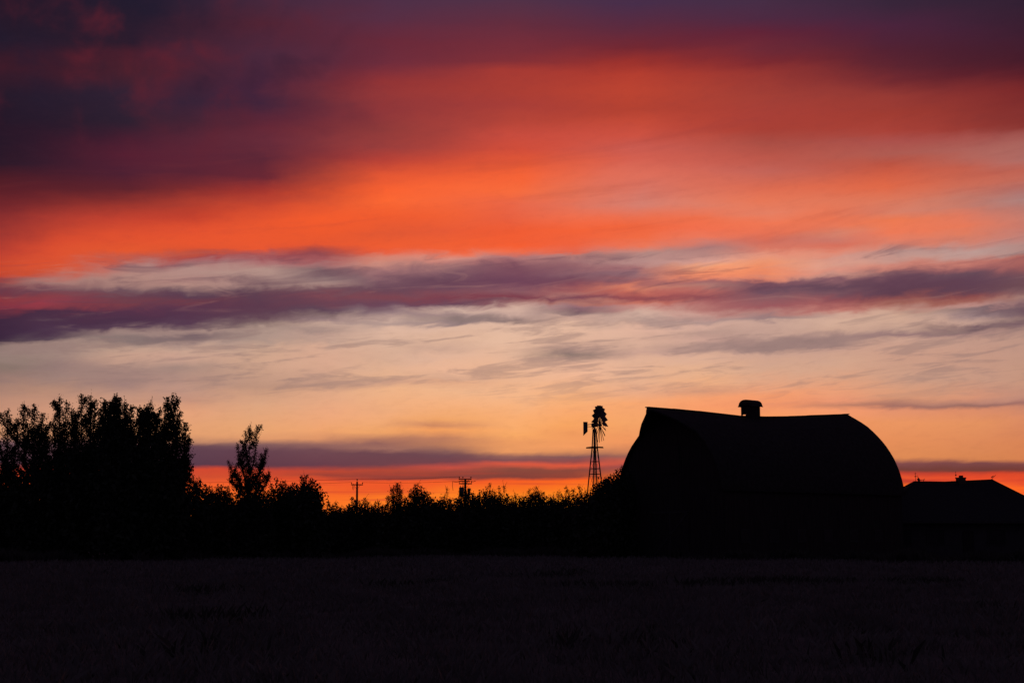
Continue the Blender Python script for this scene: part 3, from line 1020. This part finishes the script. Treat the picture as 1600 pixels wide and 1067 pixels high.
# the wheel's axle points to the right and a little towards the field
inv = Matrix.Rotation(-R(27), 3, 'Z')
nrm = (inv @ Vector((0.92, -0.40, 0))).normalized()
hubz = wz(664.0)
axle_c = Vector((0, 0, hubz))
hub_c = axle_c + nrm * (8.0 * ws_ / 0.92)
MB().tube([axle_c - nrm * 0.22, axle_c + nrm * 0.26], [0.17, 0.15], 10).build('gear_case', 'steel', pump)
side_v = nrm.cross(Vector((0, 0, 1))).normalized()
up_v = Vector((0, 0, 1))
RW = 30.0 * ws_
wheel = MB().tube([axle_c + nrm * 0.2, hub_c + nrm * 0.15], [0.06, 0.08], 8).build('wheel', 'steel', pump)
NB = 18
for k in range(NB):
    th = 2 * math.pi * (k + 0.35) / NB
    rad = -side_v * math.cos(th) + up_v * math.sin(th)     # th = 0 points to the right of the photograph
    if rad.dot(inv @ Vector((1, 0, 0))) * math.cos(th) < 0:
        pass
    tan = nrm.cross(rad)
    deg = math.degrees(th)
    full = -2 < deg < 200
    part = 325 < deg
    wob = 0.03 * math.sin(k * 2.3)
    r1 = RW * (0.98 if full else 0.97 - 0.10 * ((k * 7) % 3) / 2)
    # each arm: a bent rod from the hub
    MB().tube([hub_c + rad * 0.07, hub_c + rad * r1 * 0.55 + tan * wob, hub_c + rad * r1 * (0.9 if full else 1.0) + tan * wob * 2.2],
              [0.026, 0.025, 0.022], 5).build('wheel_arm', 'steel', wheel)
    if full or part:
        ra, rb = (RW * 0.40, RW) if full else (RW * 0.50, RW * 0.84)
        wa, wb_ = (0.13, 0.285) if full else (0.07, 0.15)
        tw = R(-34)
        mb = MB()
        vs = []
        for (r, w) in ((ra, wa), ((ra + rb) / 2, (wa + wb_) / 2), (rb, wb_)):
            for s in (-1, 0, 1):
                across = tan * math.cos(tw) + nrm * math.sin(tw)
                cup_ = (nrm * math.cos(tw) - tan * math.sin(tw)) * (0.035 if s == 0 else 0.0)
                vs.append(hub_c + rad * r + across * (w * s) + cup_)
        vs2 = [p - nrm * 0.012 for p in vs]
        fs = []
        for i in range(2):
            for j in range(2):
                q = (i * 3 + j, i * 3 + j + 1, (i + 1) * 3 + j + 1, (i + 1) * 3 + j)
                fs += [q, tuple(x + 9 for x in reversed(q))]
        bd = [0, 1, 2, 5, 8, 7, 6, 3]
        for i in range(8):
            a, b = bd[i], bd[(i + 1) % 8]
            fs.append((a, b, b + 9, a + 9))
        mb.face_block(vs + vs2, fs).build('blade', 'steel', wheel)
for rr_, a0, a1 in ((0.56, -8, 196), (0.88, -4, 190)):
    pts = []
    for i in range(25):
        th = R(a0 + (a1 - a0) * i / 24)
        pts.append(hub_c + (-side_v * math.cos(th) + up_v * math.sin(th)) * RW * rr_ - nrm * 0.02)
    MB().tube(pts, 0.014, 5).build('wheel_rim', 'steel', wheel)
# tail: two rods and a vane with a slanted lower end
tail_dir = (inv @ Vector((-0.97, 0.24, 0))).normalized()
wx_ = lambda px: (px - 930.6) * ws_
boom = MB()
tb = axle_c + tail_dir * (15.5 * ws_)
boom.tube([axle_c + Vector((0, 0, 0.10)), tb + Vector((0, 0, 0.02))], 0.03, 6)
boom.tube([axle_c + Vector((0, 0, -0.14)), tb + Vector((0, 0, -0.10))], 0.025, 6)
boom_o = boom.build('tail_boom', 'steel', pump)
v0 = axle_c + tail_dir * (11.0 * ws_)
v1 = axle_c + tail_dir * (17.8 * ws_)
MB().slab([Vector((v1.x, v1.y, wz(680.3))), Vector((v0.x, v0.y, wz(674.0))), Vector((v0.x, v0.y, wz(658.8))), Vector((v1.x, v1.y, wz(658.6)))], 0.02).build('tail_vane', 'steel', pump)

# ------------------------------------------------------------------ utility poles and wires
def utility_pole(px, top_py, depth, label, arms, extras):
    p = at(px, top_py, depth)
    root = empty('utility_pole', (p.x, p.y, 0), R(8))
    tag(root, label, 'utility pole', 'utility poles among the bushes')
    k = depth / (FOC * math.cos(PITCH))
    H = p.z
    MB().tube([(0, 0, -0.3), (0.03, 0, H * 0.5), (0, 0, H)], [0.17, 0.145, 0.115], 10).build('pole', 'pole', root)
    att = []
    for (py, half, ins, y) in arms:
        z = at(px, py, depth).z
        arm = MB().box((-half * k, y - 0.05, z - 0.06), (half * k, y + 0.05, z + 0.06)).build('crossarm', 'pole', root)
        for s in (-1, 1):
            MB().bar((s * half * k * 0.55, y, z - 0.05), (0, y, z - 0.6), 0.03, 0.03).build('arm_brace', 'steel', root)
        for i in ins:
            xx = i * half * k
            MB().tube([(xx, y, z + 0.062), (xx, y, z + 0.14), (xx, y, z + 0.17), (xx, y, z + 0.25), (xx, y, z + 0.29)], [0.022, 0.022, 0.06, 0.075, 0.03], 8).build('insulator', 'ceramic', arm)
            att.append(root.matrix_basis @ Vector((xx, y, z + 0.28)))
    extras(root, k, H)
    return root, att, p


def ex1(root, k, H):
    MB().tube([(0, 0, H - 0.01), (0, 0, H + 0.14), (0, 0, H + 0.18), (0, 0, H + 0.30), (0, 0, H + 0.34)], [0.03, 0.03, 0.07, 0.08, 0.03], 8).build('insulator', 'ceramic', root)
    # drooping jumper on the left
    x, z = -5.6 * k, H - 8.0 * k
    pts = [(x, 0, z + 5 * k), (x - 0.9 * k, 0, z + 2 * k), (x - 1.1 * k, 0, z - 2.5 * k), (x, 0, z - 5 * k), (x + 1.0 * k, 0, z - 2.5 * k), (x + 0.6 * k, 0, z + 1.5 * k)]
    MB().tube(pts, 0.03, 5).build('jumper_cable', 'cable', root)


def ex2(root, k, H):
    # transformer can with bushings
    z = at(727, 767, D2).z
    can = MB().tube([(-0.42, -0.1, z - 0.62), (-0.42, -0.1, z - 0.58), (-0.42, -0.1, z + 0.38), (-0.42, -0.1, z + 0.42)], [0.24, 0.28, 0.28, 0.22], 12).build('transformer', 'steel', root)
    for s in (-1, 1):
        MB().tube([(-0.42 + s * 0.13, -0.1, z + 0.42), (-0.42 + s * 0.15, -0.1, z + 0.62)], [0.05, 0.03], 8).build('bushing', 'ceramic', can)
    MB().tube([(0.40, -0.1, z - 0.5), (0.40, -0.1, z + 0.3)], 0.16, 10).build('cut_out_box', 'steel', root)
    for (x0, x1, py) in ((-20, -8, 752.0), (8, 16, 751.2)):
        zz = at(727, py, D2).z
        MB().tube([(x0 * k, 0, zz), ((x0 + x1) / 2 * k, 0, zz - 0.08), (x1 * k, 0, zz)], 0.03, 5).build('jumper_cable', 'cable', root)
    zz = at(727, 752, D2).z
    MB().tube([(-19.5 * k, 0, zz), (-19.8 * k, 0, zz - 0.5), (-18.8 * k, 0, zz - 1.0)], 0.025, 5).build('jumper_cable', 'cable', root)


D1, D2 = 172.0, 158.0
up1, att1, p1 = utility_pole(558, 752.5, D1, 'single-arm utility pole with a hanging loop of cable, by the gap in the bushes', [(757.0, 9.0, (-0.93, 0.93), 0.16)], ex1)
up2, att2, p2 = utility_pole(727, 747.5, D2, 'two-armed utility pole with a transformer, wrapped in leafy creeper',
                             [(748.5, 10.0, (-0.9, -0.35, 0.9), 0.16), (755.5, 10.0, (-0.95, 0.95), -0.16), (751.5, 8.0, (), 0.5)], ex2)


def wire(a, b, sag, r, label):
    pts = []
    for i in range(25):
        t = i / 24
        q = a.lerp(b, t)
        q.z -= sag * 4 * t * (1 - t)
        pts.append(q)
    mb = MB().tube(pts, r, 5)
    tag(mb.build('power_line', 'cable'), label, 'power line', 'power lines between the poles')


top1 = Vector((p1.x, p1.y, p1.z + 0.33))
leftA, leftB = at(-60, 752.5, 205.0), at(-60, 768.0, 203.0)
wire(att2[0], top1, 0.10, 0.016, 'upper wire running between the two utility poles')
wire(att2[3], att1[1], 0.12, 0.015, 'lower wire running between the two utility poles')
wire(top1, leftA, 0.35, 0.016, 'upper wire running from the single-arm pole towards the tall trees')
wire(att1[0], leftB, 0.20, 0.015, 'lower wire running from the single-arm pole towards the tall trees')


# ------------------------------------------------------------------ trees
def curved(a, b, bow, n=7):
    a, b = Vector(a), Vector(b)
    pts = []
    for i in range(n):
        t = i / (n - 1)
        p = a.lerp(b, t)
        p += bow * (4 * t * (1 - t))
        pts.append(p)
    return pts


def plume(wood, leaves, sizes, pts, t0, rad, n_branch, lsize, dense, r0, sharp=0.75, rise=1.0, skew=0.0, twigs=0):
    """one leader with ascending side branches and leaf clusters along them"""
    n = len(pts)
    wood.tube(pts, [r0 * (1 - 0.93 * i / (n - 1)) + 0.008 for i in range(n)], 5)
    length = sum((pts[i + 1] - pts[i]).length for i in range(n - 1))

    def on(t):
        f = t * (n - 1)
        i = min(int(f), n - 2)
        return pts[i].lerp(pts[i + 1], f - i)
    for b in range(n_branch):
        t = t0 + (0.985 - t0) * ((b + rnd.random()) / n_branch)
        base = on(t)
        th = rnd.uniform(0, 2 * math.pi)
        q = (t - t0) / (1 - t0)
        ln = rad * ((1 - q) ** sharp * 0.9 + 0.10) * rnd.uniform(0.45, 1.15) * (0.55 + 0.45 * min(1.0, q * 4))
        d = Vector((math.cos(th) + skew, math.sin(th) * 0.8, rise * rnd.uniform(0.6, 1.5)))
        d.normalize()
        end = base + d * ln
        midp = base.lerp(end, 0.5) + Vector((0, 0, -0.06 * ln))
        if ln > 0.35:
            wood.tube([base, midp, end], [0.028, 0.020, 0.011], 3, cap=False)
        nc = max(2, int(ln * 5.5 * dense) + 1)
        for c in range(nc):
            f = (c + 0.6) / nc
            cpos = base.lerp(midp, f * 2) if f < 0.5 else midp.lerp(end, f * 2 - 1)
            kk = rnd.randint(6, 11)
            sp = 0.085 + 0.07 * ln
            leaves.append(rng.normal((cpos.x, cpos.y, cpos.z), sp, (kk, 3)))
            sizes.append(rng.uniform(0.6, 1.25, kk) * lsize)
    # bare twigs that reach past the leaves
    for _ in range(twigs):
        b0 = on(rnd.uniform(0.55, 0.98))
        d = Vector((rnd.uniform(-0.6, 0.6), rnd.uniform(-0.5, 0.5), 1.0)).normalized()
        ln = rnd.uniform(0.3, 0.75)
        e = b0 + d * ln
        wood.tube([b0, b0.lerp(e, 0.5) + Vector((rnd.uniform(-.04, .04), 0, 0)), e], [0.020, 0.015, 0.009], 3, cap=False)
        if rnd.random() < 0.7:
            leaves.append(rng.normal(tuple(e), 0.05, (2, 3)))
            sizes.append(rng.uniform(0.5, 0.8, 2) * lsize)
    # leafy tip
    tip = pts[-1]
    leaves.append(rng.normal((tip.x, tip.y, tip.z - 0.12), (0.05, 0.05, 0.12), (7, 3)))
    sizes.append(rng.uniform(0.5, 0.9, 7) * lsize)
    return length


def tree(name, label, cat, base_px, depth, leaders, leaf_mat='leaf', lsize=0.15, t0=0.35, rad=1.2, nbr=34, dense=1.0, trunk_r=0.16, fork=0.22,
         group=None, fill=0, fill_box=None, sharp=0.75, rise=1.0, sprays=4):
    """leaders: (px, py, depth offset[, radius factor]) of every leader's tip in the photograph"""
    b = at(base_px, 850, depth)
    root = empty(name, (b.x, b.y, 0))
    tag(root, label, cat, group)
    O = Vector((b.x, b.y, 0))
    wood, lv, sz = MB(), [], []
    hmax = max(at(l[0], l[1], depth + l[2]).z for l in leaders)
    fk = Vector((rnd.uniform(-0.15, 0.15), 0, hmax * fork))
    wood.tube([(0, 0, -0.2), (0.03, 0.02, hmax * fork * 0.5), fk], [trunk_r * 1.25, trunk_r, trunk_r * 0.85], 8)
    for l in leaders:
        tip = at(l[0], l[1], depth + l[2]) - O
        f = l[3] if len(l) > 3 else 1.0
        out = Vector((tip.x - fk.x, tip.y - fk.y, 0))
        up_ = 0.0 if (l is leaders[0] or name != 'young_poplar_tree') else rnd.uniform(0.35, 0.6)
        ax = (at(leaders[0][0], leaders[0][1], depth + leaders[0][2]) - O)
        zs = fk.z + (tip.z - fk.z) * up_
        start = fk.lerp(ax, (zs - fk.z) / max(0.1, ax.z - fk.z)) if up_ else fk * rnd.uniform(0.8, 1.0)
        out = Vector((tip.x - start.x, tip.y - start.y, 0))
        pts = curved(start, tip, out * 0.22 + Vector((rnd.uniform(-.1, .1), rnd.uniform(-.1, .1), 0)), 8)
        fr = f * rnd.uniform(0.85, 1.15)
        if cat == 'tree' and name != 'conical_sapling':
            plume(wood, lv, sz, pts, t0 if not up_ else 0.05, rad * fr, int(nbr * 1.2 * (0.6 + 0.4 * f)), lsize, dense, trunk_r * 0.6, sharp, rise, twigs=3)
            # side sprays that fork off the leader and fan outwards
            for j in range(sprays):
                t = rnd.uniform(0.30, 0.90)
                i0 = min(int(t * 7), 6)
                b0 = pts[i0].lerp(pts[i0 + 1], t * 7 - i0)
                th = rnd.uniform(0, 2 * math.pi)
                d = Vector((math.cos(th), 0.7 * math.sin(th), rnd.uniform(0.9, 1.7))).normalized()
                ln = rad * (0.9 + 1.3 * (1 - t)) * rnd.uniform(0.7, 1.15)
                if tip.z < (b0 + d * ln).z:
                    ln *= 0.6
                sp_ = curved(b0, b0 + d * ln, Vector((d.x, d.y, 0)) * ln * 0.10, 5)
                plume(wood, lv, sz, sp_, 0.15, rad * 0.42, int(9 * dense) + 2, lsize, dense, 0.035, 0.6, rise)
        else:
            plume(wood, lv, sz, pts, t0, rad * fr * 1.3, int(nbr * 1.35 * (0.6 + 0.4 * f)), lsize * 1.0, dense, trunk_r * 0.6, sharp, rise, twigs=3)
    if fill:
        (x0, x1, y0, y1) = fill_box
        for _ in range(fill):
            u, v = rnd.random(), rnd.random()
            yt = y0 + (2 * u - 1) ** 2 * (14 if cat == 'shrub' else 30)
            pz = at(x0 + (x1 - x0) * u, y1 + (yt - y1) * v, depth + rnd.uniform(-1.2, 1.2)) - O
            if pz.z < 0.15:
                continue
            k = rnd.randint(5, 9)
            lv.append(rng.normal(tuple(pz), 0.26, (k, 3)))
            sz.append(rng.uniform(0.32, 0.55, k) if v < 0.75 else rng.uniform(0.20, 0.32, k))
    wood.build('trunk', 'bark', root)
    leaf_mesh('crown', np.concatenate(lv), np.concatenate(sz), leaf_mat, root)
    return root


TG = 'tall trees at the edge of the field'
tree('poplar_tree', 'tall tree cut by the edge of the picture, first of the tall row', 'tree', 6, 101, [(-14, 652, 0), (12, 641, 0.5), (28, 655, -0.6)], rad=1.0, nbr=46, lsize=0.15, dense=1.0, sharp=0.5, sprays=6, group=TG, fill=700, fill_box=(-30, 34, 728, 862))
tree('poplar_tree', 'twin-topped tall tree, second along the tall row', 'tree', 54, 99, [(37, 632, 0.4), (54, 632, 0), (67, 645, 0.7), (74, 668, -0.5, 0.8)], rad=0.95, nbr=46, lsize=0.15, sharp=0.5, sprays=6, group=TG, fill=800, fill_box=(22, 88, 722, 864))
tree('poplar_tree', 'tall tree with feathery pale top, third along the tall row', 'tree', 100, 100, [(93, 620, 0), (104, 626, 0.5), (86, 648, -0.6), (114, 640, 0.3)], rad=0.95, nbr=46, lsize=0.14, sharp=0.5, sprays=6, group=TG, fill=700, fill_box=(74, 130, 700, 864))
tree('poplar_tree', 'tallest pointed tree in the middle of the tall row', 'tree', 134, 98, [(127, 615, 0), (142, 618, 0.6), (149, 627, -0.4), (118, 642, 0.3), (154, 655, 0.2, 0.8)], rad=0.95, nbr=46, lsize=0.14, sharp=0.5, sprays=6, group=TG, fill=620, fill_box=(108, 162, 690, 864))
tree('poplar_tree', 'dense dark broad-topped tree in the middle of the tall row', 'tree', 178, 96, [(163, 625, 0.3), (172, 627, 0.1), (179, 618.5, 0), (187, 620, 0.5), (195, 629, -0.5), (160, 648, 0, 0.8)], rad=0.95, nbr=56, lsize=0.17, dense=1.25, sharp=0.5, sprays=5, group=TG, fill=800, fill_box=(156, 206, 668, 864))
tree('poplar_tree', 'dense dark tree with a ragged flat top, second from the end of the tall row', 'tree', 222, 97, [(205, 633, 0), (218, 636, 0.4), (228, 634, -0.3), (236, 627, 0.2, 0.7), (244, 649, 0.1)], rad=0.95, nbr=54, lsize=0.17, dense=1.2, sharp=0.5, sprays=5, group=TG, fill=760, fill_box=(200, 250, 676, 864))
tree('poplar_tree', 'tall tree at the end of the row, leaning out towards the small lone tree', 'tree', 258, 98, [(262, 620, 0), (272, 617.5, 0.5), (281, 643, -0.3), (290, 660, 0.3), (296, 682, 0.2, 0.7), (288, 718, 0.2, 0.5), (252, 655, 0.2)], rad=0.95, nbr=46, lsize=0.16, dense=1.0, sharp=0.55, sprays=5, group=TG, fill=560, fill_box=(240, 284, 712, 864))
tree('young_poplar_tree', 'small airy tree standing clear of the tall row with open sky through it', 'tree', 391, 112, [(391, 663, 0), (401, 665, 0.3), (383, 673, -0.2), (371, 693, 0.2), (416, 700, 0.1), (357, 720, 0, 0.7), (409, 715, 0.3), (378, 705, 0.3), (420, 738, 0.2, 1.0), (361, 741, 0.1, 1.0), (372, 738, -0.3, 1.2), (408, 740, -0.3, 1.2), (390, 730, -0.4, 1.2)],
     rad=0.62, nbr=26, lsize=0.125, dense=0.85, t0=0.16, trunk_r=0.10, fork=0.20, sharp=0.6, rise=1.2, sprays=3, fill=220, fill_box=(358, 422, 752, 862))

SG = 'shrubs along the field edge'


def shrub(label, base_px, depth, tips, lsize=0.15, rad=0.55, nbr=22, dense=1.0, rise=1.0, fill=260, width=None, name='shrub', mat='shrub', cat='shrub', sharp=0.5, fill_top=7, t0=0.25):
    xs = [t[0] for t in tips]
    w = width or (max(xs) - min(xs)) / 2 + 9
    c = (max(xs) + min(xs)) / 2
    top = sorted(t[1] for t in tips)[len(tips) // 2] + fill_top
    tips3 = [(t[0], t[1], (t[2] if len(t) > 2 else rnd.uniform(-0.6, 0.6)), (t[3] if len(t) > 3 else 1.0)) for t in tips]
    return tree(name, label, cat, base_px, depth, tips3, mat, lsize, t0, rad, nbr, dense, 0.07, 0.10, SG, int(fill * 1.5), (c - w, c + w, top, 866), sharp, rise)


shrub('bush under the leaning end tree of the tall row', 305, 108, [(297, 748), (302, 743), (308, 750), (313, 750), (290, 755), (284, 752)], fill=330)
shrub('low thin bush next to the tall row, open twigs on top', 330, 116, [(322, 764), (327, 759), (332, 766), (338, 768)], dense=0.8)
shrub('low bush just before the small lone tree', 347, 115, [(341, 758), (346, 760), (352, 766), (357, 762)], dense=0.9)
shrub('bush tangled round the foot of the small lone tree', 388, 109, [(372, 770), (382, 774), (395, 772), (404, 768), (412, 765)], fill=340)
shrub('bush just past the small lone tree, with two low points', 436, 114, [(424, 756), (433, 747), (438, 757), (443, 751), (450, 762)], fill=340)
shrub('round dark bush beside the tall double-pointed one', 460, 113, [(453, 760), (460, 755), (466, 758)], dense=1.2, fill=300)
shrub('tall dark double-pointed bush beside the gap in the row', 479, 111, [(471, 742), (475, 746), (479, 742), (484, 752), (489, 748), (494, 776, 0, .7)], dense=1.2, fill=420, fill_top=10, rad=0.45)
shrub('small low bush in the gap of the row, left of the single-arm pole', 519, 126, [(508, 796), (514, 784), (519, 790), (525, 785), (532, 792), (538, 795)], fill=420, rad=0.45)
shrub('bush growing at the foot of the single-arm pole', 554, 128, [(545, 788), (551, 777), (556, 783), (562, 784), (570, 778), (575, 784)], fill=420, rad=0.45)
shrub('low bush between the single-arm pole and the conical sapling', 587, 127, [(580, 790), (586, 786), (592, 785), (598, 790)], fill=330, rad=0.45)
shrub('conical young tree with spiky upswept twigs', 619, 124, [(620, 754, 0, 1.3), (612, 763), (627, 765), (606, 776), (633, 778), (616, 758), (624, 757), (603, 788), (636, 788)], lsize=0.12, rad=0.5, nbr=34, dense=0.95, rise=1.6, fill=320, fill_top=20, name='conical_sapling', cat='tree')
shrub('bush with a thin tuft on top, next to the conical sapling', 650, 123, [(642, 765), (648, 757), (652, 756), (658, 764), (664, 768), (669, 770)], fill=420, lsize=0.13)
shrub('low dark bush before the thin bare sapling', 680, 125, [(674, 778), (680, 784), (686, 782)], fill=330)
shrub('thin sapling with one bare whip, before the creeper-clad pole', 697, 126, [(699, 759, 0, 0.35), (694, 774), (702, 778), (690, 782), (706, 786)], lsize=0.11, rad=0.4, fill=280, name='thin_sapling')
shrub('leafy creeper and bush wrapped round the two-armed pole', 727, 131, [(727, 764), (720, 768), (733, 763), (738, 770), (716, 778), (742, 778)], fill=420, dense=1.2, lsize=0.14, fill_top=5)
shrub('open bush with long arching twigs, just past the two-armed pole', 759, 127, [(765, 754, 0, .5), (761, 760, 0, .5), (750, 768), (756, 766), (770, 764), (746, 776)], lsize=0.12, rad=0.5, dense=0.8, fill=360)
shrub('bush with two thin upright tufts, beside the arching one', 783, 126, [(780, 759, 0, .6), (787, 758, 0, .6), (774, 770), (793, 772), (770, 775)], lsize=0.12, dense=0.85, fill=360)
shrub('low round bush midway between the two-armed pole and the wind pump', 810, 125, [(800, 777), (806, 773), (812, 776), (818, 778)], fill=360, lsize=0.13)
shrub('bush with a cluster of feathery points, midway to the wind pump', 835, 124, [(827, 764), (832, 768), (839, 761), (843, 768), (848, 768)], lsize=0.12, fill=400)
shrub('low even bush past the feathery-pointed one', 861, 123, [(854, 774), (860, 776), (864, 774), (868, 782)], lsize=0.12, fill=330)
shrub('upright bush with gaps of orange sky, third from the wind pump', 880, 121, [(872, 768), (878, 772), (885, 760), (889, 766)], lsize=0.12, dense=0.85, fill=300, fill_top=14)
shrub('thin upright bush, second from the wind pump', 901, 119, [(896, 764), (901, 772), (906, 759, 0, .7), (909, 768)], lsize=0.12, dense=0.85, fill=300, fill_top=14)
shrub('bush growing round the foot of the wind pump tower', 921, 110, [(915, 768), (921, 774), (927, 766), (932, 768)], lsize=0.13, fill=400)
shrub('dark bush between the wind pump and the barn', 945, 108, [(937, 757), (943, 748), (950, 744), (955, 748), (940, 768)], lsize=0.14, fill=420, fill_top=9)
shrub('tall bush pressed against the end wall of the barn', 966, 109.5, [(958, 742), (964, 734), (970, 729), (976, 728), (980, 735)], lsize=0.15, dense=0.95, fill=420, fill_top=12)


# ------------------------------------------------------------------ distant woods, one low mass behind everything
n = 60000
px = rng.uniform(-150, 1750, n)
dep = rng.uniform(200, 330, n)
tops = np.interp(px, [-150, 100, 300, 420, 495, 520, 600, 700, 800, 900, 1000, 1700], [800, 800, 806, 808, 812, 812, 812, 810, 808, 808, 808, 808])
tops = tops + 4 * np.sin(px * 0.13) + 3 * np.sin(px * 0.31 + 1)
top_z = EYE + (838 - tops) / FOC * dep
zz = top_z * rng.uniform(0, 1, n) ** 0.8
pos = np.stack([(px - 800) / FOC * dep, dep, zz], 1)
tag(leaf_mesh('distant_woods', pos, rng.uniform(0.5, 1.1, n), 'shrub', None, aspect=0.8),
    'low band of dark woods far beyond the shrubs', 'woods', kind='stuff')
